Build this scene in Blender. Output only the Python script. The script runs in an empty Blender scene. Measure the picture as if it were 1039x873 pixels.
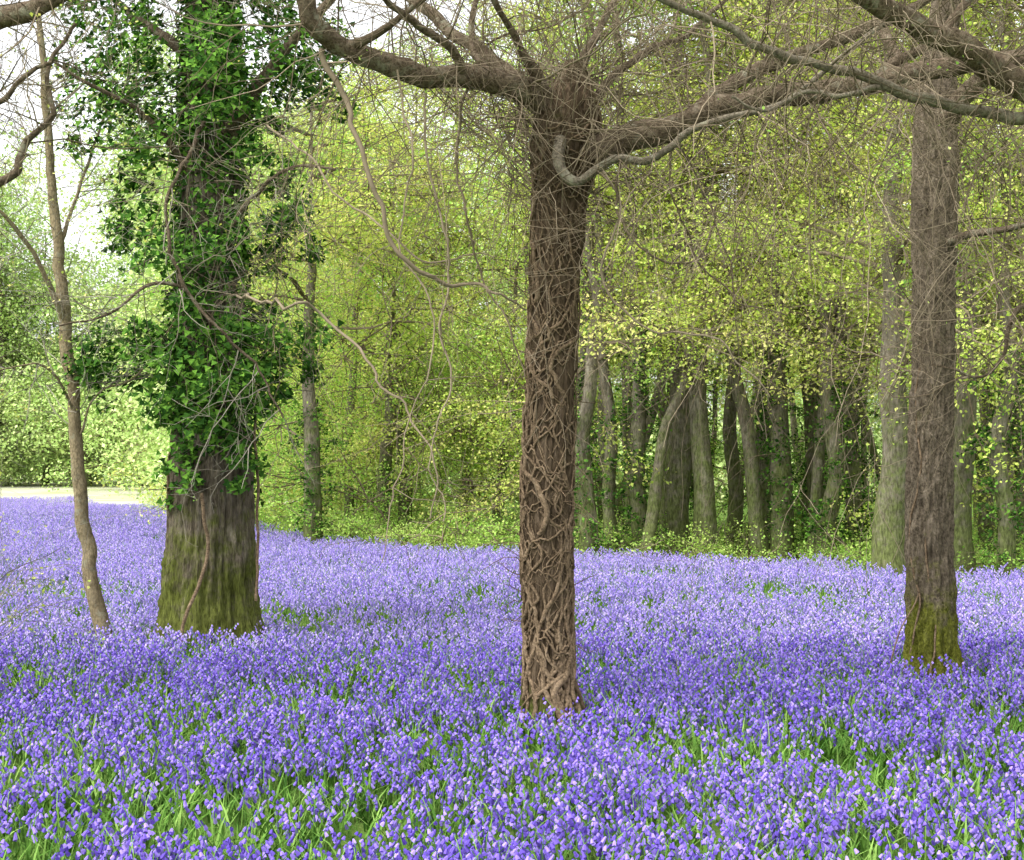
import bpy, math, numpy as np
from mathutils import Vector
rng=np.random.default_rng(7)
F=1443.0; HZ=470.0; EYE=1.5; G0=-.17   # ground level, eye height above the flower tops
def P(px,py,d): return np.array([(px-519.5)/F*d, d, EYE+(HZ-py)/F*d])
scene=bpy.context.scene
# ---------------------------------------------------------------- helpers
TAB=np.random.default_rng(1).random(65536)
def vnoise(p,seed=0):
    p=np.asarray(p,float); i=np.floor(p).astype(np.int64); f=p-i; f=f*f*(3-2*f); r=0
    for dx in (0,1):
        for dy in (0,1):
            for dz in (0,1):
                h=((i[...,0]+dx)*73856093 ^ (i[...,1]+dy)*19349663 ^ (i[...,2]+dz)*83492791 ^ (seed*2654435))&65535
                w=(f[...,0] if dx else 1-f[...,0])*(f[...,1] if dy else 1-f[...,1])*(f[...,2] if dz else 1-f[...,2])
                r=r+w*TAB[h]
    return r
def fbm(p,seed=0,o=4):
    a=0.5;s=0;t=0
    for k in range(o):
        s+=a*vnoise(np.asarray(p)*2**k,seed+k*7); t+=a; a*=.5
    return s/t
class MB:
    def __init__(s): s.V=[];s.Q=[];s.n=0;s.M=[]
    def add(s,V,Q,m=0):
        s.V.append(V); s.Q.append(Q+s.n); s.n+=len(V); s.M.append(np.full(len(Q),m))
    def tube(s,pts,rad,sides=6,rough=0.0,m=0,seed=0):
        pts=np.asarray(pts,float); rad=np.asarray(rad,float); n=len(pts)
        T=np.gradient(pts,axis=0); T/=np.linalg.norm(T,axis=1)[:,None]+1e-9
        up=np.array([0.13,0.21,0.97]) if abs(T[0][2])<.9 else np.array([1.,0.1,0])
        u=np.cross(T[0],up);u/=np.linalg.norm(u); U=[]
        for t in T:
            u=u-t*np.dot(u,t); u/=np.linalg.norm(u)+1e-9; U.append(u)
        U=np.array(U); W=np.cross(T,U)
        a=np.linspace(0,2*np.pi,sides,endpoint=False)
        D=(U[:,None,:]*np.cos(a)[None,:,None]+W[:,None,:]*np.sin(a)[None,:,None])
        R=np.repeat(rad[:,None],sides,1)
        if rough>0:
            q=pts[:,None,:]*7+D*1.2
            R=R*(1+rough*(fbm(q,seed,3)*2-1)*1.5)
        V=(pts[:,None,:]+D*R[...,None]).reshape(-1,3)
        i=np.arange(n-1)[:,None]*sides; j=np.arange(sides)[None,:]; k=(j+1)%sides
        Q=np.stack([i+j,i+k,i+sides+k,i+sides+j],-1).reshape(-1,4)
        s.add(V,Q,m)
    def obj(s,name,mats,parent=None,smooth=True,link=True):
        V=np.concatenate(s.V);Q=np.concatenate(s.Q);M=np.concatenate(s.M)
        me=bpy.data.meshes.new(name)
        me.vertices.add(len(V)); me.vertices.foreach_set('co',V.astype(np.float32).ravel())
        me.loops.add(len(Q)*4); me.loops.foreach_set('vertex_index',Q.astype(np.int32).ravel())
        me.polygons.add(len(Q)); me.polygons.foreach_set('loop_start',np.arange(0,len(Q)*4,4,dtype=np.int32))
        me.polygons.foreach_set('material_index',M.astype(np.int32))
        me.polygons.foreach_set('use_smooth',np.full(len(Q),smooth))
        for m in (mats if isinstance(mats,list) else [mats]): me.materials.append(m)
        me.update(calc_edges=True); me.validate()
        o=bpy.data.objects.new(name,me)
        if link: scene.collection.objects.link(o)
        if parent: o.parent=parent
        return o
def empty(name,loc=(0,0,0)):
    o=bpy.data.objects.new(name,None); scene.collection.objects.link(o); return o
def smooth(pts,k=5):
    pts=np.asarray(pts,float); n=len(pts); out=[]
    E=np.vstack([2*pts[0]-pts[1],pts,2*pts[-1]-pts[-2]])
    for i in range(n-1):
        a,b,c,d=E[i],E[i+1],E[i+2],E[i+3]
        for t in np.linspace(0,1,k,endpoint=False):
            out.append(.5*((2*b)+(-a+c)*t+(2*a-5*b+4*c-d)*t*t+(-a+3*b-3*c+d)*t**3))
    out.append(pts[-1]); return np.array(out)
def pxpath(L,k=6,jit=0.0,ws=1.0):
    A=[list(P(a,b,d))+[w*ws*.5/F*d] for a,b,d,w in L]
    S=smooth(A,k); pts=S[:,:3]
    if jit:
        q=pts*4; pts=pts+(np.stack([fbm(q,11,3),fbm(q,12,3),fbm(q,13,3)],-1)-.5)*jit
    return pts,np.maximum(S[:,3],.002)
def nrm(v): return v/(np.linalg.norm(v)+1e-9)
def grow(mb,p,d,L,r,lvl,wander=.22,grav=0.0,kids=3,sink=None,sides=5,rng=rng,kang=.9,m=0):
    n=int(min(16,max(4,L/.12))); pts=[np.array(p,float)]; d=nrm(np.array(d,float)); D=[d]
    for i in range(n):
        d=nrm(d+rng.normal(0,wander,3)+np.array([0,0,grav])); D.append(d); pts.append(pts[-1]+d*L/n)
    rad=np.linspace(r,max(r*.4,.0014),n+1)
    mb.tube(pts,rad,sides if r>.01 else 3,m=m)
    if sink is not None and lvl==0: sink.append(np.array(pts))
    if lvl>0:
        for k in range(kids):
            i=int(rng.integers(max(1,n//4),n+1)); v=rng.normal(0,1,3); v=nrm(v-D[i]*np.dot(v,D[i]))
            grow(mb,pts[i],D[i]+v*kang,L*rng.uniform(.35,.65),rad[i]*.62,lvl-1,wander,grav,kids,sink,sides,rng,kang,m)
def spawn(mb,pts,rad,step,L,r,lvl,wander,grav,kids,sink=None,bias=(0,0,0),rng=rng,t0=.1):
    seg=np.linalg.norm(np.diff(pts,axis=0),axis=1); tot=seg.sum(); cum=np.concatenate([[0],np.cumsum(seg)])
    s=tot*t0
    while s<tot:
        i=min(int(np.searchsorted(cum,s)),len(pts)-2); T=nrm(pts[i+1]-pts[i]); v=rng.normal(0,1,3)+np.array(bias); v=nrm(v-T*np.dot(v,T))
        grow(mb,pts[i],T*.5+v,L*rng.uniform(.5,1.3),min(r*rng.uniform(.6,1.3),rad[i]*.8),lvl,wander,grav,kids,sink,rng=rng)
        s+=step*rng.uniform(.4,1.6)
LEAF=np.array([[0,0,0],[-.40,.35,.06],[0,1,0],[.40,.35,.06]],float)
IVY=np.array([[0,.1,0],[-.5,.08,.05],[-.28,.5,.07],[0,1,-.02],[.28,.5,.07],[.5,.08,.05]],float)
def leaves(mb,C,size,shape,N,rng,m=0,tilt=.5):
    n=len(C); k=len(shape); N=N+rng.normal(0,tilt,(n,3)); N/=np.linalg.norm(N,axis=1)[:,None]+1e-9
    a=rng.normal(0,1,(n,3)); Y=a-N*(a*N).sum(1)[:,None]; Y/=np.linalg.norm(Y,axis=1)[:,None]+1e-9
    X=np.cross(Y,N); s=(size*rng.uniform(.55,1.3,n))[:,None,None]
    V=C[:,None,:]+s*(X[:,None,:]*shape[None,:,0:1]+Y[:,None,:]*shape[None,:,1:2]+N[:,None,:]*shape[None,:,2:3])
    b=np.arange(n)[:,None]*k
    Q=b+np.array([[0,3,2,1]]) if k==4 else np.concatenate([b+np.array([[0,3,2,1]]),b+np.array([[0,5,4,3]])],0)
    mb.add(V.reshape(-1,3),Q,m)
# ---------------------------------------------------------------- materials
def newmat(name):
    m=bpy.data.materials.new(name); m.use_nodes=True; nt=m.node_tree; nt.nodes.clear()
    out=nt.nodes.new('ShaderNodeOutputMaterial'); return m,nt,out
def ramp(nt,fac,stops):
    r=nt.nodes.new('ShaderNodeValToRGB'); e=r.color_ramp.elements
    while len(e)<len(stops): e.new(.5)
    for i,(p,c) in enumerate(stops): e[i].position=p; e[i].color=(*c,1)
    nt.links.new(fac,r.inputs[0]); return r.outputs[0]
def mix(nt,f,a,b,mode='MIX'):
    x=nt.nodes.new('ShaderNodeMix'); x.data_type='RGBA'; x.blend_type=mode
    for s,v in ((0,f),(6,a),(7,b)):
        if hasattr(v,'links'): nt.links.new(v,x.inputs[s])
        elif isinstance(v,(int,float)): x.inputs[s].default_value=v
        else: x.inputs[s].default_value=(*v,1)
    return x.outputs[2]
def noise(nt,vec,scale,detail=4,rough=.55,dist=0):
    n=nt.nodes.new('ShaderNodeTexNoise'); n.inputs['Scale'].default_value=scale; n.inputs['Detail'].default_value=detail
    n.inputs['Roughness'].default_value=rough; n.inputs['Distortion'].default_value=dist
    if vec is not None: nt.links.new(vec,n.inputs['Vector'])
    return n.outputs[0]
def coords(nt,scale=(1,1,1)):
    tc=nt.nodes.new('ShaderNodeTexCoord'); mp=nt.nodes.new('ShaderNodeMapping'); mp.inputs['Scale'].default_value=scale
    nt.links.new(tc.outputs['Object'],mp.inputs['Vector']); return mp.outputs[0]
def plainbark(name,a,b):
    m,nt,out=newmat(name); g=nt.nodes.new('ShaderNodeNewGeometry')
    col=ramp(nt,g.outputs['Random Per Island'],[(.1,a),(.9,b)])
    d=nt.nodes.new('ShaderNodeBsdfDiffuse'); nt.links.new(col,d.inputs[0]); nt.links.new(d.outputs[0],out.inputs[0]); return m
def bark(name,dark,mid,light,zs=.22,moss=None,mossh=1.0,lichen=.0,bump=.6,fine=1.0,mossk=.55):
    m,nt,out=newmat(name); v=coords(nt,(1,1,zs)); vi=coords(nt)
    a=noise(nt,v,22*fine,6,.7,.6); b=noise(nt,vi,2.2,2); c=noise(nt,v,70*fine,3,.65)
    col=ramp(nt,a,[(.36,dark),(.5,mid),(.64,light)])
    col=mix(nt,.5,col,ramp(nt,c,[(.38,tuple(.25*x for x in mid)),(.62,tuple(min(1,1.8*x) for x in mid))]))
    col=mix(nt,ramp(nt,b,[(.35,(0,0,0)),(.7,(.55,.55,.55))]),col,tuple(.6*x for x in mid))
    if lichen>0:
        l=noise(nt,vi,9,4,.7); col=mix(nt,ramp(nt,l,[(.62-.2*lichen,(0,0,0)),(.7-.12*lichen,(.7,.7,.7))]),col,(.29,.28,.20))
    if moss:
        g=nt.nodes.new('ShaderNodeNewGeometry'); sp=nt.nodes.new('ShaderNodeSeparateXYZ'); nt.links.new(g.outputs['Position'],sp.inputs[0])
        mr=nt.nodes.new('ShaderNodeMapRange'); mr.inputs['From Min'].default_value=mossh; mr.inputs['From Max'].default_value=0.0
        nt.links.new(sp.outputs['Z'],mr.inputs['Value'])
        mn=noise(nt,vi,5.5,5,.75); ml=nt.nodes.new('ShaderNodeMath'); ml.operation='MULTIPLY_ADD'; nt.links.new(mr.outputs[0],ml.inputs[0]); ml.inputs[1].default_value=mossk; nt.links.new(mn,ml.inputs[2])
        f=ramp(nt,ml.outputs[0],[(.62,(0,0,0)),(.85,(.85,.85,.85))])
        col=mix(nt,f,col,mix(nt,ramp(nt,c,[(.35,(0,0,0)),(.65,(1,1,1))]),tuple(.35*x for x in moss),moss))
    bs=nt.nodes.new('ShaderNodeBsdfDiffuse'); nt.links.new(col,bs.inputs[0])
    bp=nt.nodes.new('ShaderNodeBump'); bp.inputs['Strength'].default_value=bump; bp.inputs['Distance'].default_value=.03
    nt.links.new(mix(nt,.4,a,c),bp.inputs['Height']); nt.links.new(bp.outputs[0],bs.inputs['Normal'])
    nt.links.new(bs.outputs[0],out.inputs[0]); return m
def leafmat(name,stops,trans=.45,perinst=.5,gloss=.0,tb=(1.3,1.25,.8)):
    m,nt,out=newmat(name)
    g=nt.nodes.new('ShaderNodeNewGeometry'); oi=nt.nodes.new('ShaderNodeObjectInfo')
    f=g.outputs['Random Per Island'] if perinst==0 else mix(nt,perinst,g.outputs['Random Per Island'],oi.outputs['Random'])
    col=ramp(nt,f,stops)
    d=nt.nodes.new('ShaderNodeBsdfDiffuse'); nt.links.new(col,d.inputs[0]); last=d.outputs[0]
    if trans:
        t=nt.nodes.new('ShaderNodeBsdfTranslucent'); nt.links.new(mix(nt,1.0,col,tb,'MULTIPLY'),t.inputs[0])
        ms=nt.nodes.new('ShaderNodeMixShader'); ms.inputs[0].default_value=trans; nt.links.new(d.outputs[0],ms.inputs[1]); nt.links.new(t.outputs[0],ms.inputs[2])
        last=ms.outputs[0]
    nt.links.new(last,out.inputs[0]); return m
M_bark=bark('bark_brown',(.018,.013,.008),(.10,.072,.046),(.26,.195,.135),moss=(.10,.12,.025),mossh=.2,bump=1)
M_oak=bark('bark_oak',(.035,.03,.02),(.15,.125,.088),(.35,.31,.24),moss=(.15,.18,.03),mossh=1.6,fine=.9,bump=1,mossk=.44)
M_barkR=bark('bark_grey',(.028,.022,.015),(.155,.125,.088),(.37,.305,.23),moss=(.18,.20,.02),mossh=.85,bump=1,zs=.7,mossk=.6)
M_limb=bark('bark_limb',(.035,.027,.018),(.135,.102,.07),(.31,.26,.19),zs=1,lichen=.3,bump=.8)
M_pale=bark('bark_lichen',(.06,.05,.036),(.20,.17,.125),(.38,.35,.27),zs=1,lichen=.4,bump=.5)
M_vine=bark('vine_stem',(.045,.031,.019),(.195,.14,.088),(.40,.30,.20),zs=1,bump=.4)
M_twig=plainbark('twig_bark',(.11,.085,.055),(.32,.26,.18))
M_twigp=plainbark('pale_twig_bark',(.16,.14,.10),(.40,.37,.29))
M_thin=bark('bark_young',(.10,.08,.045),(.27,.215,.13),(.40,.34,.22),zs=.5,lichen=.3,bump=.3)
M_wood=bark('bark_woodland',(.06,.052,.037),(.20,.172,.13),(.38,.345,.275),zs=.3,moss=(.17,.21,.06),mossh=4.2,bump=.5,fine=.5,mossk=.38)
M_ivy=leafmat('ivy_leaf',[(.1,(.02,.06,.012)),(.5,(.06,.15,.024)),(.9,(.17,.35,.048))],trans=0,perinst=0)
M_spring=leafmat('spring_leaf',[(.2,(.42,.58,.10)),(.5,(.62,.71,.18)),(.8,(.82,.76,.30))],trans=.3,perinst=.35)
M_green=leafmat('green_leaf',[(.2,(.24,.47,.08)),(.5,(.43,.65,.14)),(.8,(.63,.77,.23))],trans=.25,perinst=.35)
M_far=leafmat('far_leaf_hazed',[(.2,(.42,.61,.19)),(.5,(.58,.75,.28)),(.8,(.76,.84,.40))],trans=0)  # distance haze painted in as a paler leaf colour
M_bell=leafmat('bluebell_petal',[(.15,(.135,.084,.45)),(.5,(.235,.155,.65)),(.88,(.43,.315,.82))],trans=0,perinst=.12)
M_bell_lit=leafmat('bluebell_petal_lit',[(.15,(.28,.205,.67)),(.5,(.42,.32,.81)),(.85,(.62,.51,.91))],trans=0,perinst=.12)  # soft sunlight on the farther flowers is put into this petal colour
M_stem=leafmat('bluebell_leaf',[(.15,(.055,.135,.025)),(.5,(.12,.255,.042)),(.85,(.26,.42,.10))],trans=0,perinst=.3)
# ---------------------------------------------------------------- world / sun
w=bpy.data.worlds.new("World"); scene.world=w; w.use_nodes=True; nt=w.node_tree; nt.nodes.clear()
sky=nt.nodes.new('ShaderNodeTexSky'); sky.sky_type='NISHITA'; sky.sun_disc=False
EL=math.radians(55); AZ=math.radians(-125)
sky.sun_elevation=EL; sky.sun_rotation=AZ; sky.dust_density=3
hs=nt.nodes.new('ShaderNodeHueSaturation'); hs.inputs['Saturation'].default_value=.1; hs.inputs['Value'].default_value=2.9
bg=nt.nodes.new('ShaderNodeBackground'); bg.inputs[1].default_value=.15; wo=nt.nodes.new('ShaderNodeOutputWorld')
nt.links.new(sky.outputs[0],hs.inputs['Color']); nt.links.new(hs.outputs[0],bg.inputs[0]); nt.links.new(bg.outputs[0],wo.inputs[0])
sl=bpy.data.lights.new('sun','SUN'); sl.energy=1.3; sl.angle=math.radians(40); sl.color=(1,.96,.88)
so=bpy.data.objects.new('sun',sl); scene.collection.objects.link(so)
sd=Vector((math.sin(AZ)*math.cos(EL),math.cos(AZ)*math.cos(EL),math.sin(EL)))
so.rotation_euler=sd.to_track_quat('Z','Y').to_euler(); so.location=(-5,-5,15)
# ---------------------------------------------------------------- ground
def gz(x,y): return G0+(fbm(np.stack([x*.15,y*.15,x*0],-1),3,3)-.5)*.10+np.maximum(np.asarray(y)-60,0)*.004
def sheet(name,g,h,off,mat):
    X,Y=np.meshgrid(g,h); Z=gz(X,Y)+off
    n=len(g); i=np.arange(len(h)-1)[:,None]*n; j=np.arange(n-1)[None,:]
    Q=np.stack([i+j,i+j+1,i+n+j+1,i+n+j],-1).reshape(-1,4); mb=MB(); mb.add(np.stack([X,Y,Z],-1).reshape(-1,3),Q); return mb.obj(name,mat)
m,nt,out=newmat('woodland_ground'); v=coords(nt); a=noise(nt,v,3,5,.7); b=noise(nt,v,.25,2)
c=ramp(nt,a,[(.3,(.04,.07,.018)),(.5,(.11,.20,.04)),(.7,(.24,.36,.08))])
c=mix(nt,ramp(nt,b,[(.4,(0,0,0)),(.65,(.3,.3,.3))]),c,(.16,.14,.07))
bs=nt.nodes.new('ShaderNodeBsdfDiffuse'); nt.links.new(c,bs.inputs[0]); nt.links.new(bs.outputs[0],out.inputs[0])
sheet('ground',np.concatenate([-np.geomspace(600,40,8),np.linspace(-36,36,100),np.geomspace(40,600,8)]),np.concatenate([np.linspace(-60,-3,8),np.linspace(0,70,100),np.geomspace(75,900,9)]),0,m)
m,nt,out=newmat('meadow_grass'); v=coords(nt,(.35,.6,1)); a=noise(nt,v,.8,6,.75)
c=ramp(nt,a,[(.34,(.34,.41,.18)),(.45,(.48,.50,.30)),(.56,(.55,.53,.42)),(.70,(.47,.42,.55))])
bs=nt.nodes.new('ShaderNodeBsdfDiffuse'); nt.links.new(c,bs.inputs[0]); nt.links.new(bs.outputs[0],out.inputs[0])
sheet('meadow',np.linspace(-90,-9,50),np.linspace(44,150,52),.06,m)
# ---------------------------------------------------------------- instancing
def srccol(name,objs):
    c=bpy.data.collections.new(name)
    for k,o in enumerate(objs): o.name=name+'_%02d'%k; c.objects.link(o)
    return c
def scatter(name,Pt,R,S,I,col,parent=None):
    me=bpy.data.meshes.new(name); n=len(Pt); me.vertices.add(n); me.vertices.foreach_set('co',np.asarray(Pt,np.float32).ravel())
    a=me.attributes.new('rot','FLOAT_VECTOR','POINT'); a.data.foreach_set('vector',np.asarray(R,np.float32).ravel())
    a=me.attributes.new('scl','FLOAT','POINT'); a.data.foreach_set('value',np.asarray(S,np.float32))
    a=me.attributes.new('idx','INT','POINT'); a.data.foreach_set('value',np.asarray(I,np.int32))
    o=bpy.data.objects.new(name,me); scene.collection.objects.link(o)
    if parent: o.parent=parent
    ng=bpy.data.node_groups.new(name,'GeometryNodeTree')
    ng.interface.new_socket('Geometry',in_out='INPUT',socket_type='NodeSocketGeometry'); ng.interface.new_socket('Geometry',in_out='OUTPUT',socket_type='NodeSocketGeometry')
    gi=ng.nodes.new('NodeGroupInput');go=ng.nodes.new('NodeGroupOutput')
    ci=ng.nodes.new('GeometryNodeCollectionInfo'); ci.inputs['Collection'].default_value=col; ci.inputs['Separate Children'].default_value=True; ci.inputs['Reset Children'].default_value=True
    ip=ng.nodes.new('GeometryNodeInstanceOnPoints'); ip.inputs['Pick Instance'].default_value=True
    def na(nm,t):
        x=ng.nodes.new('GeometryNodeInputNamedAttribute'); x.data_type=t; x.inputs['Name'].default_value=nm
        return [s for s in x.outputs if s.enabled and s.name=='Attribute'][0]
    L=ng.links; L.new(gi.outputs[0],ip.inputs['Points']); L.new(ci.outputs[0],ip.inputs['Instance'])
    L.new(na('rot','FLOAT_VECTOR'),ip.inputs['Rotation']); L.new(na('scl','FLOAT'),ip.inputs['Scale']); L.new(na('idx','INT'),ip.inputs['Instance Index'])
    L.new(ip.outputs[0],go.inputs[0])
    md=o.modifiers.new('scatter','NODES'); md.node_group=ng; return o
def strap(mb,base,az,L,wd,lean,m,rng,n=4):
    t=np.linspace(0,1,n+1); d=np.array([math.cos(az),math.sin(az),0]); s=np.array([-d[1],d[0],0])
    c=base+np.outer(L*lean*t**1.8,d)+np.outer(L*(t-.45*lean*t**2.2),[0,0,1])
    wv=wd*np.minimum(1,2.2*(1-t))*(.6+.4*np.minimum(1,3*t)); wv[-1]=wd*.05
    V=np.concatenate([c-np.outer(wv,s),c+np.outer(wv,s)]); i=np.arange(n)
    Q=np.stack([i,i+1,i+n+2,i+n+1],-1); mb.add(V,Q,m)
def bluebell(mb,base,rng,H,simple=False):
    az=rng.uniform(0,6.28); lean=rng.uniform(.05,.3); d=np.array([math.cos(az),math.sin(az),0]); t=np.linspace(0,1,5)
    c=base+np.outer(H*lean*t**2+.035*np.maximum(t-.75,0)*4*t,d)+np.outer(H*(t-.08*np.maximum(t-.8,0)*5),[0,0,1])
    mb.tube(c[[0,2,3,4]],np.linspace(.0028,.0016,4),3,m=0)
    nb=int(rng.integers(5,10))
    for k in range(nb):
        f=.56+.44*k/(nb-1); p=np.array([np.interp(f,t,c[:,j]) for j in range(3)])
        a=az+rng.normal(0,1.0); e=np.array([math.cos(a),math.sin(a),0]); q=p+e*.013+np.array([0,0,.002]); ax=nrm(e*.55+np.array([0,0,-.8]))
        L=.021*(1.2-.5*(f-.56)/.44)*rng.uniform(.9,1.2)
        if simple: mb.tube([q,q+ax*L*1.05],[.0055,.009],4,m=1)
        else: mb.tube([q,q+ax*L*.4,q+ax*L*1.05],[.0035,.0066,.009],5,m=1)
def patch(i,mbell,half,n,ns,simple,nl=4,lh=(.13,.26)):
    r=np.random.default_rng(100+i); mb=MB()
    cc=r.uniform(-half,half,(max(3,ns//6),2))
    for k in range(ns):
        b=cc[r.integers(len(cc))]+r.normal(0,half*.17,2) if r.random()<.65 else r.uniform(-half,half,2)
        bluebell(mb,np.array([b[0],b[1],0]),r,r.uniform(.17,.33),simple)
    for k in range(n):
        b=r.uniform(-half,half,2)
        for _ in range(nl): strap(mb,np.array([b[0]+r.normal(0,.02),b[1]+r.normal(0,.02),0]),r.uniform(0,6.28),r.uniform(*lh),r.uniform(.0035,.007),r.uniform(.2,.9),0,r,3)
    return mb.obj('bluebell_patch',[M_stem,mbell],link=False,smooth=False)
near_col=srccol('bluebell_patch',[patch(i,M_bell,.5,62,84,False,4,(.14,.28)) for i in range(8)]+[patch(10+i,M_bell,.5,78,48,False,4,(.14,.28)) for i in range(5)]+[patch(20+i,M_bell,.5,105,20,False,5,(.12,.28)) for i in range(4)])
far_col=srccol('bluebell_lit_patch',[patch(40+i,M_bell_lit,.7,40,145,True,3) for i in range(5)]+[patch(50+i,M_bell_lit,.7,75,64,True,3) for i in range(3)])
BP=np.array([-600,-200,0,120,170,215,270,330,450,600,800,1000,1300,2200]);BD=np.array([50,52,48,45,41,36,30,27.5,25,23.5,22,20,18.5,16])
def fieldmax(x,y): return np.interp(519.5+F*x/np.maximum(y,.1),BP,BD)
def gapmask(x,y):
    n=fbm(np.stack([x*.8,y*.6,x*0],-1),21,4)
    g=np.clip((n-.48)/.18,0,1)*.95
    g=np.maximum(g,np.clip(1.5-np.hypot((x-1.35)/.6,(y-7.7)/.5),0,1)*1.2)
    g=np.maximum(g,np.clip(1.4-np.hypot((x-2.0)/.35,(y-5.6)/.4),0,1)*1.1)
    g=np.maximum(g,np.clip(1.4-np.hypot((x+2.3)/.7,(y-7.6)/.4),0,1)*.8)
    return g
flowers=empty('bluebell_carpet')
def field(name,sp,y0,y1,seed,col,mode,smin,smax,spread=.45):
    r=np.random.default_rng(seed); X,Y=np.meshgrid(np.arange(-spread*y1-1,spread*y1+1,sp),np.arange(y0,y1,sp)); x=X.ravel();y=Y.ravel()
    x=x+r.uniform(-.28,.28,len(x))*sp; y=y+r.uniform(-.28,.28,len(y))*sp
    k=(np.abs(x)<spread*y+1.0)&(y<fieldmax(x,y)+r.normal(0,.3,len(x))+np.where(x<-11,np.abs(r.normal(0,7,len(x))),0))
    x=x[k];y=y[k];n=len(x); g=gapmask(x,y)+r.normal(0,.15,n)
    if mode=='near': idx=np.where(g<.42,r.integers(0,8,n),np.where(g<.95,r.integers(8,13,n),r.integers(13,17,n)))
    else: idx=np.where(g<.75,r.integers(0,5,n),r.integers(5,8,n))
    R=np.stack([r.normal(0,.03,n),r.normal(0,.03,n),r.uniform(0,6.28,n)],-1)
    print(name,n); scatter(name,np.stack([x,y,gz(x,y)-.01],-1),R,r.uniform(smin,smax,n),idx,col,flowers)
field('bluebells_near',.68,3.6,12.4,1,near_col,'near',.90,1.1)
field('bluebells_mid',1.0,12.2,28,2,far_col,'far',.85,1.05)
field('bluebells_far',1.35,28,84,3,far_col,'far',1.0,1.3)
# ---------------------------------------------------------------- hero trunks
def hero(name,L,mat,parent,sides=120,rings=420,fiss=.07,ks=3.2,kz=2.2,lump=.08,flare=.12,seed=0):
    A=[list(P(a,b,d))+[w*.5/F*d] for a,b,d,w in L]; S=smooth(A,12)
    t=np.linspace(0,len(S)-1,rings); S=np.stack([np.interp(t,np.arange(len(S)),S[:,j]) for j in range(4)],-1)
    a=np.linspace(0,2*np.pi,sides,endpoint=False); h=(S[:,2]-S[0,2])[:,None]
    ca,sa=np.cos(a)[None,:],np.sin(a)[None,:]; one=np.ones((rings,1)); R0=S[:,3:4]
    q=np.stack([ca*ks*one,sa*ks*one,h*kz*np.ones_like(ca)],-1)
    n1=1-np.abs(2*fbm(q*np.array([1.6,1.6,.7]),seed,4)-1)
    n2=fbm(q*.35,seed+5,3)-.5
    n3=fbm(q*np.array([4,4,2.5]),seed+9,3)-.5
    R=R0*(1+fiss*(n1-.75)*2.2+lump*n2*2+fiss*1.6*n3+flare*np.cos(5*a[None,:]+seed+h*2)*np.exp(-np.maximum(h,0)/.25))
    V=np.stack([S[:,0:1]+R*ca,S[:,1:2]+R*sa,S[:,2:3]+0*R],-1).reshape(-1,3)
    i=np.arange(rings-1)[:,None]*sides; j=np.arange(sides)[None,:];k=(j+1)%sides
    Q=np.stack([i+j,i+k,i+sides+k,i+sides+j],-1).reshape(-1,4); mb=MB(); mb.add(V,Q); mb.obj(name,mat,parent)
    return S
def surf(S,z,th,off=0):
    c=[np.interp(z,S[:,2],S[:,j]) for j in (0,1,3)]
    return np.stack([c[0]+(c[2]+off)*np.cos(th),c[1]+(c[2]+off)*np.sin(th),z],-1)
# --- centre tree
T1=empty('vine_clad_tree')
S1=hero('trunk',[(562,756,8.7,90),(561,722,8.7,62),(557,690,8.7,50),(556,640,8.7,46),(555,560,8.7,47),(556,480,8.7,48),(558,400,8.7,46),(562,320,8.7,46),(566,240,8.7,49),(570,185,8.7,55),(573,145,8.7,66),(577,112,8.7,62),(580,85,8.7,40),(583,60,8.65,18)],M_bark,T1,seed=3,fiss=.12,lump=.13)
vb=MB(); r=np.random.default_rng(5)
def vine(z0,z1,th0,rad,wob,turn,seed,offs=0):
    n=int(max(10,(z1-z0)/.025)); z=np.linspace(z0,z1,n)
    q=np.stack([z*2.4,z*0+seed*3.1,z*0],-1); th=th0+(fbm(q,seed,4)-.5)*wob*2+turn*(z-z0)
    zz=z+(fbm(q*2.3,seed+3,3)-.5)*.14
    o=rad*.5+offs+(fbm(q*1.5,seed+8,2)-.33)*.026
    p=surf(S1,zz,th,o); rr=rad*(1.0-.5*(z-z0)/(z1-z0+.01))*(.6+.8*fbm(q*5,seed,3))
    vb.tube(p,rr,7)
zb=G0
for k in range(76):
    z0=r.choice([zb,.1,r.uniform(.2,2.6)]); z1=min(3.4,z0+r.uniform(.6,2.4)); vine(z0,z1,r.uniform(0,6.28),r.choice([r.uniform(.004,.009),r.uniform(.009,.018)]),r.uniform(1,3.0),r.normal(0,1.0),k)
for k in range(8): vine(zb,r.uniform(.8,1.5),-1.2+r.normal(0,.7),r.uniform(.014,.024),1.8,r.normal(0,.5),80+k)
for k in range(100):
    z=r.uniform(.3,3.4); n=26; th=np.linspace(0,r.uniform(1.0,4),n)*r.choice([-1,1])+r.uniform(0,6.28)
    zz=z+np.linspace(0,r.uniform(-.4,.6),n)+(fbm(np.stack([th*1.6,th*0+k,th*0],-1),k,3)-.5)*.35
    vb.tube(surf(S1,zz,th,r.uniform(.004,.026)),np.full(n,r.uniform(.0025,.008)),5)
for k in range(80):
    z=r.uniform(.4,3.5); th=r.uniform(0,6.28); p=surf(S1,np.array([z]),np.array([th]),.0)[0]; d=np.array([math.cos(th),math.sin(th),r.normal(.2,.6)])
    grow(vb,p,d*.5+np.array([0,0,r.normal(0,.7)]),r.uniform(.12,.4),r.uniform(.0025,.005),1,.38,0,2,rng=r)
vb.obj('climbing_stems',M_vine,T1)
lb=MB(); tw=MB(); sink1=[]
def limb(mb,L,sides=14,rough=.2,jit=.07,k=8,seed=0,ws=.9):
    p,rd=pxpath(L,k,jit,ws); mb.tube(p,rd,sides,rough,seed=seed); return p,rd
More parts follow.
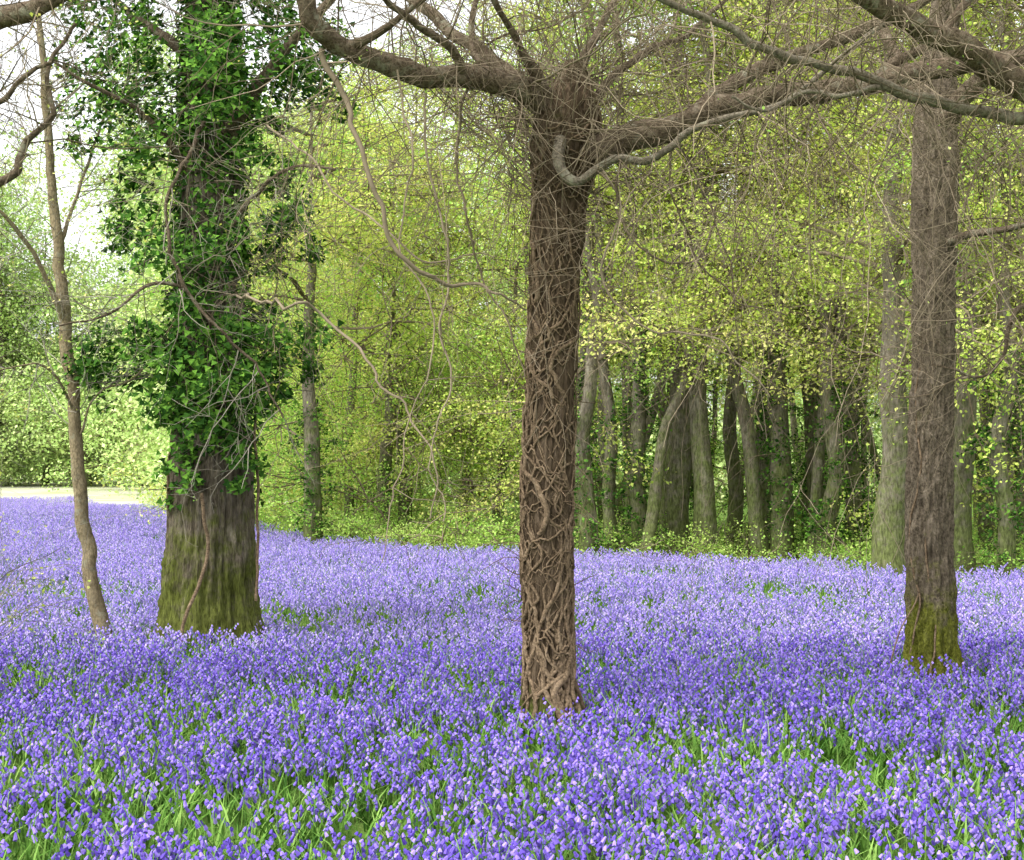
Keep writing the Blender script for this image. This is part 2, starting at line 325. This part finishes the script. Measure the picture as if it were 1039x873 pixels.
rA=limb(lb,[(578,135,8.7,40),(555,108,8.65,36),(528,88,8.55,31),(480,76,8.4,27),(430,73,8.3,25),(382,60,8.2,24),(345,46,8.1,23),(318,22,8.0,22),(300,-20,7.9,20),(270,-90,7.8,16)],16,k=12)
rA2=limb(lb,[(532,92,8.6,22),(505,62,8.8,18),(470,38,9.0,15),(435,8,9.2,13),(400,-20,9.4,11),(350,-60,9.6,8)],10)
rB=limb(lb,[(572,150,8.7,44),(600,152,8.65,40),(640,138,8.6,33),(680,128,8.5,30),(720,112,8.45,28),(780,98,8.4,26),(850,90,8.3,24),(900,83,8.2,23),(950,70,8.1,22),(1010,62,8.0,21),(1080,50,7.8,18),(1160,20,7.6,14)],16,k=12,seed=4)
rB2=limb(lb,[(700,118,8.5,22),(730,92,8.7,21),(765,72,8.9,19),(810,55,9.1,17),(860,35,9.3,15),(920,8,9.5,13),(990,-30,9.8,10)],10,seed=5,ws=.75)
rB3=limb(lb,[(880,86,8.25,16),(920,60,8.2,14),(960,30,8.3,12),(990,-10,8.4,10)],9,seed=6,ws=.8)
rU1=limb(lb,[(580,120,8.7,30),(584,80,8.75,20),(600,40,8.9,12),(622,0,9.1,9),(640,-60,9.3,6)],10,ws=.7)
rU2=limb(lb,[(570,120,8.7,26),(545,75,8.5,16),(520,35,8.3,11),(498,-5,8.1,9),(480,-60,8,6)],10,ws=.7)
rU3=limb(lb,[(588,110,8.7,22),(625,75,8.8,12),(660,48,9,9),(700,30,9.2,7),(740,-5,9.4,6),(760,-40,9.5,5)],9,ws=.7)
rU4=limb(lb,[(470,78,8.4,14),(455,45,8.1,11),(420,20,7.9,9),(385,-8,7.7,8),(360,-50,7.5,6)],9,ws=.8)
rU5=limb(lb,[(350,48,8.1,14),(395,20,8.0,9),(430,-5,7.9,7),(460,-40,7.8,5)],9,ws=.8)
rU6=limb(lb,[(498,80,8.5,12),(482,50,8.6,9),(478,15,8.7,8),(490,-30,8.8,6)],8,ws=.8)
pb=MB()
rC=limb(pb,[(568,140,8.5,14),(566,160,8.42,13),(570,174,8.4,12),(586,184,8.38,11),(608,168,8.36,10),(628,158,8.33,9),(655,162,8.3,9),(680,150,8.25,9),(702,130,8.2,8),(740,118,8.1,8),(800,100,8,7),(850,60,7.9,6),(900,20,7.9,5)],9,jit=.03)
pb.obj('hooked_branch',M_pale,T1)
r=np.random.default_rng(9)
for rr_,st,bias in ((rA,.06,(0,0,.6)),(rA2,.08,(0,0,.2)),(rB,.08,(0,0,.5)),(rB2,.09,(0,0,.1)),(rU1,.075,(0,0,0)),(rU2,.075,(0,0,0)),(rU3,.08,(0,0,0)),(rU4,.09,(0,0,0)),(rB3,.12,(0,0,0)),(rU5,.1,(0,0,0)),(rC,.13,(0,0,0)),(rU6,.08,(0,0,0))):
    spawn(tw,rr_[0],rr_[1],st,.8,.005,2,.24,.0,3,sink1,bias,rng=r)
for rr_ in (rA,rB,rB2,rA2,rU3,rU1): spawn(tw,rr_[0],rr_[1],.3,1.7,.0075,2,.16,-.01,4,sink1,(0,0,.3),rng=r)
for k in range(200):
    z=r.uniform(3.05,3.95); th=r.uniform(0,6.28); p=surf(S1,np.array([z]),np.array([th]),-.02)[0]
    grow(tw,p,[math.cos(th),math.sin(th),r.normal(.7,.8)],r.uniform(.4,1.5),r.uniform(.003,.006),1,.33,r.choice([-.05,.05]),3,sink1,rng=r)
def droop(mb,L,kids=.25,jit=.16,sink=None,tl=.45,lvl=1,ws=.5):
    p,rd=pxpath(L,8,jit,ws); mb.tube(p,rd,6); spawn(mb,p,rd,kids*.8,tl,.003,lvl,.28,-.03,3,sink,rng=r)
droop(tw,[(322,50,8.1,11),(345,100,8.0,10),(362,150,7.9,9),(378,205,7.9,9),(408,258,7.9,8),(455,280,8,7),(500,290,8,5),(535,315,8.1,3)],ws=.6)
droop(tw,[(430,75,8.3,6),(440,150,8.3,6),(452,230,8.3,5),(448,320,8.3,5),(455,400,8.3,4),(440,470,8.3,3),(450,530,8.3,3)],kids=.2)
droop(tw,[(480,76,8.4,6),(462,140,8.5,5),(470,210,8.5,5),(490,280,8.6,4),(520,330,8.6,4),(530,380,8.6,3)],kids=.2)
droop(tw,[(400,66,8.2,5),(420,160,8.0,5),(410,240,8.0,4),(440,330,7.9,4),(420,420,7.9,3),(400,500,7.9,3),(385,570,7.9,2)],kids=.2)
droop(tw,[(640,138,8.6,6),(620,190,8.5,6),(640,240,8.4,5),(690,270,8.4,4),(720,250,8.4,4),(740,200,8.4,3)],kids=.15)
droop(tw,[(600,150,8.6,6),(625,210,8.5,5),(610,280,8.5,5),(650,330,8.5,4),(720,345,8.5,4),(780,400,8.5,3)],kids=.15)
droop(tw,[(700,120,8.5,6),(680,180,8.5,5),(700,240,8.6,4),(740,300,8.6,4),(800,320,8.6,3)],kids=.2)
droop(tw,[(240,300,12,6),(290,310,9,6),(330,325,8.8,7),(375,365,8.6,6),(412,420,8.5,5),(440,470,8.4,4),(436,520,8.4,3)],kids=.2)
droop(tw,[(270,120,9.2,5),(330,180,9,5),(400,240,8.8,5),(440,260,8.8,4),(500,262,8.8,3)],kids=.2)
for k in range(90):
    s=(rA,rB,rA2,rB2)[int(r.integers(4))]; i=int(r.integers(6,len(s[0])-12)); grow(tw,s[0][i],[r.normal(0,.6),r.normal(0,.5),-.5],r.uniform(.8,2.4),.004,2,.17,-.04,3,sink1,rng=r)
lb.obj('limbs',M_limb,T1); tw.obj('twigs',M_twig,T1)
def twig_leaves(sink,parent,mat,frac,size,rng,name='leaves'):
    C=[]
    for p in sink:
        if rng.random()<frac:
            for q in p[len(p)//2:]: C.append(q+rng.normal(0,.012,3))
    if not C: return
    C=np.array(C); mb=MB(); leaves(mb,C,size,LEAF,np.tile([0,0,1.],(len(C),1)),rng,tilt=.7); mb.obj(name,mat,parent,smooth=False)
twig_leaves(sink1,T1,M_green,.02,.018,r,'buds')
# --- right tree
T2=empty('oak_tree')
S2=hero('trunk',[(946,708,10.5,92),(945,678,10.5,60),(944,650,10.5,49),(943,600,10.5,44),(943,500,10.5,42),(947,400,10.5,40),(949,300,10.5,40),(951,200,10.5,41),(951,130,10.5,41),(955,70,10.55,33),(964,0,10.6,28),(975,-90,10.8,20),(985,-200,11,10)],M_barkR,T2,seed=8,fiss=.19,lump=.14,kz=4)
lb=MB();tw=MB();sink2=[]
a=limb(lb,[(952,130,10.5,30),(975,100,10.3,24),(1010,70,10.1,20),(1060,40,9.9,16),(1130,-20,9.6,10)])
b=limb(lb,[(950,250,10.5,10),(980,238,10.2,9),(1015,232,10,8),(1060,225,9.8,6)],8)
c=limb(lb,[(952,120,10.5,22),(925,80,10.8,16),(900,30,11.1,13),(880,-30,11.4,9)],10)
for s in (a,b,c): spawn(tw,s[0],s[1],.10,.8,.006,2,.26,0,3,sink2,rng=r)
spawn(tw,S2[180:,:3],S2[180:,3],.10,.9,.007,2,.25,.0,3,sink2,rng=r,t0=0)
vb=MB()
for k,(th,z1) in enumerate(((-1.9,1.0),(-2.6,2.2))):
    z=np.linspace(G0,z1,40); vb.tube(surf(S2,z,th+(fbm(np.stack([z*2,z*0,z*0],-1),k,3)-.5)*1.2,.006),np.full(40,.008),6)
p,_=pxpath([(900,680,10.3,3),(912,640,10.3,3),(930,606,10.4,3),(935,570,10.4,3)]); vb.tube(p,np.full(len(p),.006),5)
vb.obj('climbing_stems',M_vine,T2); lb.obj('limbs',M_limb,T2); tw.obj('twigs',M_twig,T2); twig_leaves(sink2,T2,M_green,.05,.022,r,'buds')
# --- ivy-clad left oak
T3=empty('ivy_clad_oak_tree')
S3=hero('trunk',[(215,672,12.7,150),(215,645,12.7,112),(214,620,12.7,97),(214,580,12.7,89),(215,540,12.7,84),(215,480,12.7,78),(215,400,12.7,70),(213,300,12.7,62),(212,200,12.7,57),(211,100,12.7,52),(212,0,12.7,46),(214,-120,12.7,38),(216,-260,12.7,20)],M_oak,T3,sides=170,rings=520,fiss=.12,ks=6.5,kz=2.2,seed=15,flare=.10)
lb=MB();tw=MB();sink3=[]
L3=[limb(lb,[(222,150,12.6,24),(245,110,12.4,18),(268,75,12.2,14),(300,35,12,11),(345,-15,11.8,9),(400,-80,11.5,7)]),
    limb(lb,[(205,190,12.6,14),(175,150,12.4,8),(140,110,12.2,6),(100,90,12,5),(50,60,11.8,3)],10),
    limb(lb,[(205,80,12.6,18),(170,40,12.8,12),(130,10,13,9),(80,-40,13.3,7)],10),
    limb(lb,[(216,330,12.3,6),(200,300,12.1,5),(150,290,11.9,4),(110,320,11.8,3),(60,330,11.7,2)],8),
    limb(lb,[(225,250,12.5,6),(255,200,12.1,5),(290,170,11.8,4),(340,170,11.6,3)],8),
    limb(lb,[(215,110,12.3,5),(180,170,11.9,4),(165,230,11.8,4),(190,300,11.8,4),(250,360,11.8,3),(290,420,11.8,2)],8,jit=.15)]
for s in L3: spawn(tw,s[0],s[1],.12,1.0,.0055,2,.24,0,3,sink3,rng=r)
vb=MB()
for k,(path) in enumerate(([(204,500,12.2,5),(211,540,12.2,5),(212,560,12.2,5),(203,590,12.15,5),(190,625,12.05,5),(182,655,11.95,5)],[(258,400,12.5,4),(260,480,12.5,4),(262,540,12.5,4),(260,610,12.4,4)],[(178,420,12.5,4),(172,480,12.5,4),(170,520,12.5,4)])):
    p,rd=pxpath(path,7,.06); vb.tube(p,rd*.8,6)
vb.obj('ivy_stems',M_vine,T3)
ri=np.random.default_rng(31); mb=MB()
C=[];NN=[]
def clump(px,py,dy,rpx,n,flat=.8):
    if py<470 and abs(px-214)>30: n=int(n*1.4); rpx*=1.12; px=214+(px-214)*(1.08 if py>300 else 1.14)
    d=12.7+dy; c=P(px,py,d); cx=np.interp(c[2],S3[:,2],S3[:,0]); R0=np.interp(c[2],S3[:,2],S3[:,3]); R=rpx/F*d
    nsub=max(3,n//45); cs=c+ri.normal(0,.5,(nsub,3))*R*np.array([1,1,flat]); k=ri.integers(0,nsub,n)
    q=cs[k]+ri.normal(0,.32,(n,3))*R*np.array([1,1,flat*.8]); q[:,2]-=.35*np.hypot(*(q-cs[k])[:,:2].T)
    dd=q[:,:2]-np.array([cx,12.7]); rd=np.hypot(*dd.T); f=np.maximum(rd,R0+.02)/rd; q[:,:2]=np.array([cx,12.7])+dd*f[:,None]
    out=nrm(c-np.array([cx,12.7,c[2]])+1e-3); C.append(q); NN.append(np.tile(out*.5+np.array([0,-.3,.8]),(n,1)))
    grow(tw,np.array([cx,12.7,c[2]-.1]),c-np.array([cx,12.7,c[2]-.1]),np.linalg.norm(c-np.array([cx,12.7,c[2]-.1]))+R*.6,.010,1,.1,0,4,rng=ri)
for (px,py,dy,rp,n) in [(115,352,-.2,32,360),(140,385,.1,26,260),(150,340,-.4,26,280),(100,375,0,18,120),(285,350,-.2,32,360),(268,385,-.3,26,280),(262,320,.2,22,180),(300,378,.1,16,110),
    (150,232,-.3,28,280),(120,240,0,18,140),(285,222,-.2,26,280),(300,245,.1,16,110),(268,262,.3,20,140),(140,180,.2,22,160),(160,150,-.4,26,260),(260,150,-.4,24,220),(275,180,.2,22,140),
    (125,95,-.2,34,380),(105,70,.2,26,220),(150,60,-.3,32,360),(290,85,-.2,34,380),(318,60,.1,24,200),(270,50,-.4,32,360),(120,20,-.1,36,380),(95,-10,.2,26,180),(300,10,-.2,36,360),(160,-20,-.3,34,320),(265,-20,-.3,34,320),
    (160,100,.3,30,260),(265,110,.3,28,220),(150,20,.4,36,260),(280,30,.4,36,260),
    (130,-80,0,40,260),(300,-80,0,40,260),(215,-120,-.6,50,300),(215,60,-.8,30,300),(190,120,-.6,30,300),(240,100,-.6,28,260),(215,20,-.7,32,300),
    (180,260,-.6,26,220),(235,240,-.6,26,220),(190,310,-.6,28,260),(240,330,-.6,28,260),(205,370,-.7,32,320),(180,400,-.5,28,260),(245,400,-.5,26,240),(215,430,-.6,30,280),(190,455,-.45,24,180),(240,455,-.4,22,160),(200,485,-.45,16,70),(232,490,-.45,14,50),
    (170,350,-.5,28,280),(258,360,-.5,28,280),(100,150,.2,16,70),(330,110,.2,16,70),(170,430,-.2,18,120),
    (215,250,.7,40,260),(215,100,.8,46,260),(215,400,.7,40,240)]: clump(px,py,dy,rp,n)
m=12500; z=ri.uniform(1.1,8,m); th=ri.uniform(0,6.28,m); nz=fbm(np.stack([np.cos(th)*1.5,np.sin(th)*1.5,z*1.2],-1),50,3)
k=(nz>.62-.27*np.clip((z-1.0)/1.2,0,1)); z=z[k];th=th[k]; q=surf(S3,z,th,ri.uniform(.01,.14,len(z))*np.clip(nz[k]*3-.9,.2,1))
C.append(q); NN.append(np.stack([np.cos(th),np.sin(th),z*0+.5],-1))
C=np.concatenate(C);NN=np.concatenate(NN); print('ivy',len(C)); leaves(mb,C,.058,IVY,NN,ri,tilt=.6); mb.obj('ivy_leaves',M_ivy,T3,smooth=False)
lb.obj('limbs',M_limb,T3); tw.obj('twigs',M_twigp,T3); twig_leaves(sink3,T3,M_green,.12,.03,ri)
# --- young leaning tree on the left
T4=empty('young_tree'); lb=MB();tw=MB();sink4=[]
a=limb(lb,[(108,668,12.7,26),(104,642,12.7,20),(96,600,12.7,17),(89,550,12.7,16),(81,480,12.7,15),(74,410,12.7,14),(66,340,12.7,14),(60,270,12.7,13),(52,200,12.7,11),(46,120,12.7,9),(40,40,12.7,7),(32,-60,12.7,4)],12,.10,.08)
b=limb(lb,[(66,330,12.7,8),(45,280,12.5,6),(20,235,12.3,5),(-20,200,12,3)],7)
c=limb(lb,[(58,250,12.7,7),(75,200,12.9,5),(90,150,13,4),(110,100,13.1,3)],7,ws=.7)
d=limb(lb,[(75,420,12.7,5),(60,390,12.5,4),(40,370,12.3,3),(0,375,12,2)],6,ws=.7)
e=limb(lb,[(78,450,12.7,4),(100,400,12.6,3),(140,380,12.5,3),(190,300,12.2,2)],6,ws=.7)
for s in (a,b,c,d,e): spawn(tw,s[0],s[1],.09,.9,.005,2,.24,.02,3,sink4,rng=r,t0=.3)
lb.obj('trunk',M_thin,T4); tw.obj('twigs',M_twigp,T4); twig_leaves(sink4,T4,M_spring,.4,.028,r)
# --- tree just out of frame on the right: its limbs cross the top right corner
T5=empty('oak_tree'); lb=MB();tw=MB();sink5=[];pb=MB()
hero('trunk',[(1190,780,8,90),(1188,640,8,64),(1184,480,8,56),(1180,300,8,52),(1178,150,8,50),(1180,40,8,40),(1190,-100,8,24),(1195,-250,8,8)],M_barkR,T5,sides=60,rings=200,seed=22)
a=limb(lb,[(1180,170,8,38),(1120,135,7.7,34),(1060,98,7.4,32),(1015,72,7.2,30),(975,45,7.0,28),(930,18,6.8,25),(880,-10,6.6,22),(820,-50,6.4,16)],16,k=12)
b=limb(pb,[(1180,150,8,20),(1110,128,7.6,17),(1050,118,7.4,15),(1000,112,7.3,14),(940,98,7.1,13),(880,76,7,12),(830,62,6.9,11),(780,46,6.8,10),(720,20,6.7,9),(660,-10,6.6,7),(600,-50,6.5,5)],10,jit=.09)
c=limb(pb,[(900,84,7.05,8),(860,95,6.9,6),(820,90,6.9,5),(780,110,6.8,4),(740,100,6.8,3)],7)
d=limb(lb,[(1180,280,8,10),(1120,290,7.8,8),(1060,300,7.7,7),(1030,330,7.6,6),(1020,360,7.6,5),(990,380,7.6,4),(950,375,7.6,3)],8,jit=.12,ws=.8)
for s in (a,b,c,d): spawn(tw,s[0],s[1],.08,.75,.0045,2,.26,0,3,sink5,rng=r)
for s in (a,b): spawn(tw,s[0],s[1],.35,1.5,.006,2,.16,-.01,4,sink5,(0,0,.2),rng=r)
for k in range(50):
    i=int(r.integers(5,60)); grow(tw,b[0][i],[r.normal(0,.5),r.normal(0,.4),-.5],r.uniform(.8,2.2),.0035,2,.18,-.04,3,sink5,rng=r)
lb.obj('limbs',M_limb,T5); pb.obj('lichen_branches',M_pale,T5); tw.obj('twigs',M_twig,T5); twig_leaves(sink5,T5,M_green,.03,.018,r,'buds')
# --- tree just out of frame on the left
T6=empty('oak_tree'); lb=MB();tw=MB();sink6=[]
hero('trunk',[(-130,750,9,90),(-125,600,9,64),(-120,400,9,56),(-118,200,9,52),(-115,40,9,44),(-110,-100,9,28),(-105,-250,9,8)],M_barkR,T6,sides=60,rings=200,seed=29)
a=limb(lb,[(-118,80,9,34),(-60,35,9,28),(-10,18,8.9,24),(30,5,8.8,21),(70,-15,8.7,18),(120,-60,8.6,12)])
b=limb(lb,[(-118,240,9,18),(-60,205,8.9,13),(0,188,8.8,10),(18,172,8.8,9),(25,145,8.8,8),(50,115,8.8,7),(45,70,8.8,5),(70,20,8.8,4)],8,jit=.1)
c=limb(lb,[(-118,180,9,14),(-50,110,8.9,9),(-5,100,8.8,7),(20,80,8.8,6),(50,60,8.7,4)],8,jit=.1)
for s in (a,b,c): spawn(tw,s[0],s[1],.07,.9,.0055,2,.28,0,3,sink6,rng=r)
lb.obj('limbs',M_limb,T6); tw.obj('twigs',M_twig,T6); twig_leaves(sink6,T6,M_spring,.25,.025,r)
T7=empty('sapling'); tw=MB(); s7=[]
for k in range(9): grow(tw,P(-60+r.normal(0,4),680,9.5),[r.uniform(.3,.9),r.normal(0,.3),r.uniform(.5,1.1)],r.uniform(.7,1.2),.006,2,.15,0,3,s7,rng=r)
tw.obj('stems',M_twigp,T7); twig_leaves(s7,T7,M_spring,.5,.03,r)
# ---------------------------------------------------------------- woodland behind
def cloud(i,mats,nb=9,L=1.7,size=.056,nl=26,sp=.14,flat=.5,step=.28):
    """a bough: branching twigs with leaves gathered round them, gaps between"""
    q=np.random.default_rng(300+i); mb=MB(); C=[];sub=[]
    for k in range(nb):
        d=nrm(q.normal(0,1,3)*np.array([1,1,flat])); p=np.zeros(3); pts=[p]; n=int(L*q.uniform(.6,1.2)/step)+1
        for s in range(n):
            d=nrm(d+q.normal(0,.22,3)*np.array([1,1,.6])); p=p+d*step; pts.append(p)
            if s>0:
                for _ in range(2):
                    e=nrm(d*.6+q.normal(0,.8,3)*np.array([1,1,flat])); t=[p,p+e*step*.7,p+e*step*1.4+np.array([0,0,-.04])]; mb.tube(t,[.004,.003,.002],3,m=1); sub.append(t[1]); sub.append(t[2])
            sub.append(p)
        mb.tube(pts,np.linspace(.014,.004,len(pts)),4,m=1)
    sub=np.array(sub); k=np.repeat(np.arange(len(sub)),(q.uniform(0,2,len(sub))*nl/3).astype(int))
    C=sub[k]+q.normal(0,sp,(len(k),3))*np.array([1,1,.55])
    leaves(mb,C,size,LEAF,np.tile([0,0,1.],(len(C),1)),q,tilt=.75,m=0)
    return mb.obj('bough',mats,link=False,smooth=False),len(C)
def clouds(name,i0,n,mats,**kw):
    L=[cloud(i0+i,mats,**kw) for i in range(n)]; print(name,[x[1] for x in L]); return srccol(name,[x[0] for x in L])
col_sp=clouds('spring_bough',0,6,[M_spring,M_twig],nl=26,size=.052,sp=.15); col_gr=clouds('green_bough',10,5,[M_green,M_twig],nl=26,size=.052,sp=.15)
col_sh=clouds('low_shrub',40,4,[M_green,M_twig],nb=6,L=.8,size=.055,nl=18,step=.2)
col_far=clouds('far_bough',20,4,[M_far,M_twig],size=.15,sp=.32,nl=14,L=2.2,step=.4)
col_ivy=clouds('ivy_sleeve',30,3,[M_ivy,M_twig],nb=6,L=.4,size=.07,nl=18,sp=.07,flat=1.6,step=.15)
rw=np.random.default_rng(77); WT=MB(); SP=[];GR=[];FA=[];IV=[];SH=[]
def wood_tree(px,by,wpx,ivy=0,lean=0,mb=WT,H=None,crown=None,limbs=13,d=None,dens=1.0,far=False,wob=.08):
    d=d or EYE*F/(by-HZ); x=(px-519.5)/F*d; H=H or rw.uniform(10,15); r0=wpx*.5/F*d
    n=12; t=np.linspace(0,1,n); c=np.stack([x+lean*t*H*.3+np.cumsum(rw.normal(0,wob,n)),d+np.cumsum(rw.normal(0,wob,n)),G0-.1+t*H],-1); c[0]=[x,d,G0-.1]; c[1,0]=x+lean*.3*H/11
    c=smooth(c,3); rad=np.linspace(1,.15,len(c))**1.1*r0; rad[0]*=1.25; rad[1]*=1.05; mb.tube(c,rad,12,.10)
    cb=crown if crown is not None else (3.2 if px>560 else 1.6)
    for k in range(limbs):
        f=rw.uniform(cb/H,1); p=c[min(int(f*len(c)),len(c)-1)]; a=rw.uniform(0,6.28); L=rw.uniform(1.2,3.2)*(1.15-.5*f)*(1.8 if far else 1)
        dr=nrm(np.array([math.cos(a),math.sin(a),rw.uniform(-.1,.6)])); pts=[p]
        for s in range(5): dr=nrm(dr+rw.normal(0,.16,3)+np.array([0,0,-.03])); pts.append(pts[-1]+dr*L/5)
        mb.tube(pts,np.linspace(r0*.22,.008,6),5,m=1)
        if far:
            for s in (2,5): FA.append(pts[s])
        elif rw.random()<dens*.60:
            (SP if rw.random()<(.85 if px>560 else .6) else GR).append(pts[4])
        if not far:
            for _ in range(2): grow(mb,pts[int(rw.integers(2,5))],rw.normal(0,1,3),rw.uniform(.5,1.3),.010,1,.2,0,2,rng=rw,m=1)
    if ivy:
        for z in np.arange(.2,H*.36*ivy,.45):
            i=np.interp(z,c[:,2],np.arange(len(c))); p=np.array([np.interp(i,np.arange(len(c)),c[:,j]) for j in range(3)]); IV.append(p+rw.normal(0,.04,3))
    return c
ML=[M_wood,M_twig]
for (px,by,wp,iv,le,HH) in [(902,576,36,0,0,10),(975,573,27,0,.0,11),(770,553,27,.0,.12,12),(686,554,28,0,0,12),(318,548,20,.8,0,9)]:
    T=empty('woodland_tree'); m=MB(); wood_tree(px,by,wp,iv,le,m,dens=1.6,limbs=16,H=HH,wob=.04); m.obj('trunk_and_limbs',ML,T)
for (px,by,wp,iv,le) in [(590,553,18,1,0),(624,556,15,0,-.3),(652,557,18,.8,-.2),(714,557,24,0,0),(742,550,17,0,.28),(792,557,25,.7,0),(826,551,20,0,0),(865,557,19,.8,0),(1000,560,16,0,0),(1018,576,19,.8,0),(1042,562,18,0,0),
    (388,541,17,.4,0),(410,541,12,0,-.1),(470,531,12,0,0),(505,536,12,0,0),(1090,570,25,0,0),(1150,565,22,1,0)]:
    wood_tree(px,by,wp,iv,le,wob=.07,H=None if px>560 else rw.uniform(7,9),dens=1.0 if px>560 else 1.5)
for k in range(58):
    d=23+rw.random()**1.2*16; px=575+rw.random()*500
    if d<fieldmax((px-519.5)/F*d,d)+.6: d+=2
    wood_tree(px,0,rw.uniform(.12,.36)*F/d,.8*(rw.random()<.2),rw.normal(0,.22),d=d,H=rw.uniform(8,13),limbs=4,crown=3.6,dens=.8,wob=.08)
for k in range(15):
    d=rw.uniform(30,46); px=rw.uniform(220,1250)
    if px<330 and d<36: continue
    wood_tree(px,0,rw.uniform(.18,.30)*F/d,0,rw.normal(0,.1),d=d,H=rw.uniform(10,14),limbs=12,crown=3.8 if px>560 else 1.8)
WT.obj('woodland_trees',ML)
WL=MB()
for k in range(34):
    d=rw.uniform(66,100); px=rw.uniform(-250,330)
    if px<175: d=max(d,90)
    wood_tree(px,0,.5*F/d,0,0,mb=WL,d=d,H=rw.uniform(12,24),crown=2,limbs=15,far=True)
WL.obj('field_edge_trees',ML)
foliage=empty('woodland_foliage')
def addfol(name,pts,col,nv,s0,s1):
    pts=np.array(pts); n=len(pts); print(name,n)
    R=np.stack([rw.normal(0,.2,n),rw.normal(0,.2,n),rw.uniform(0,6.28,n)],-1); scatter(name,pts,R,rw.uniform(s0,s1,n),rw.integers(0,nv,n),col,foliage)
for k in range(300):
    px=rw.uniform(150,1300); b=np.interp(px,BP,BD); d=b+abs(rw.normal(0,5))+.5
    SH.append(np.array([(px-519.5)/F*d,d,G0+.05+rw.uniform(0,1)**2*(.1 if px>560 else .4)]))
for k in range(46):
    px=rw.uniform(250,560) if rw.random()<.85 else rw.uniform(560,1100); b=np.interp(px,BP,BD)+rw.uniform(2,14)
    for _ in range(2): (GR if k%3 else SP).append(np.array([(px-519.5)/F*b+rw.normal(0,.7),b+rw.normal(0,.7),rw.uniform(.5,3.5) if px<560 else rw.uniform(.4,1.2)]))
for k in range(950):
    d=rw.uniform(60,92); px=rw.uniform(-350,1400); z=rw.random()**1.5*(10 if px<250 else 15)
    if px<175: d+=32
    FA.append(np.array([(px-519.5)/F*d,d,z]))
addfol('spring_leaves',SP,col_sp,6,.85,1.3); addfol('green_leaves',GR,col_gr,5,.8,1.25); addfol('undergrowth',SH,col_sh,4,.5,1.0); addfol('distant_leaves',FA,col_far,4,.9,1.5); addfol('ivy_on_trunks',IV,col_ivy,3,.7,1.0)
# ---------------------------------------------------------------- camera
cd=bpy.data.cameras.new('camera'); co=bpy.data.objects.new('camera',cd); scene.collection.objects.link(co)
cd.sensor_width=36; cd.lens=F/1039*36; cd.clip_end=3000; cd.clip_start=.05
co.location=(0,0,EYE); co.rotation_euler=(math.radians(90)+math.atan((HZ-436.5)/F),0,0); scene.camera=co
scene.view_settings.view_transform='Standard'; scene.view_settings.look='None'; scene.view_settings.exposure=0
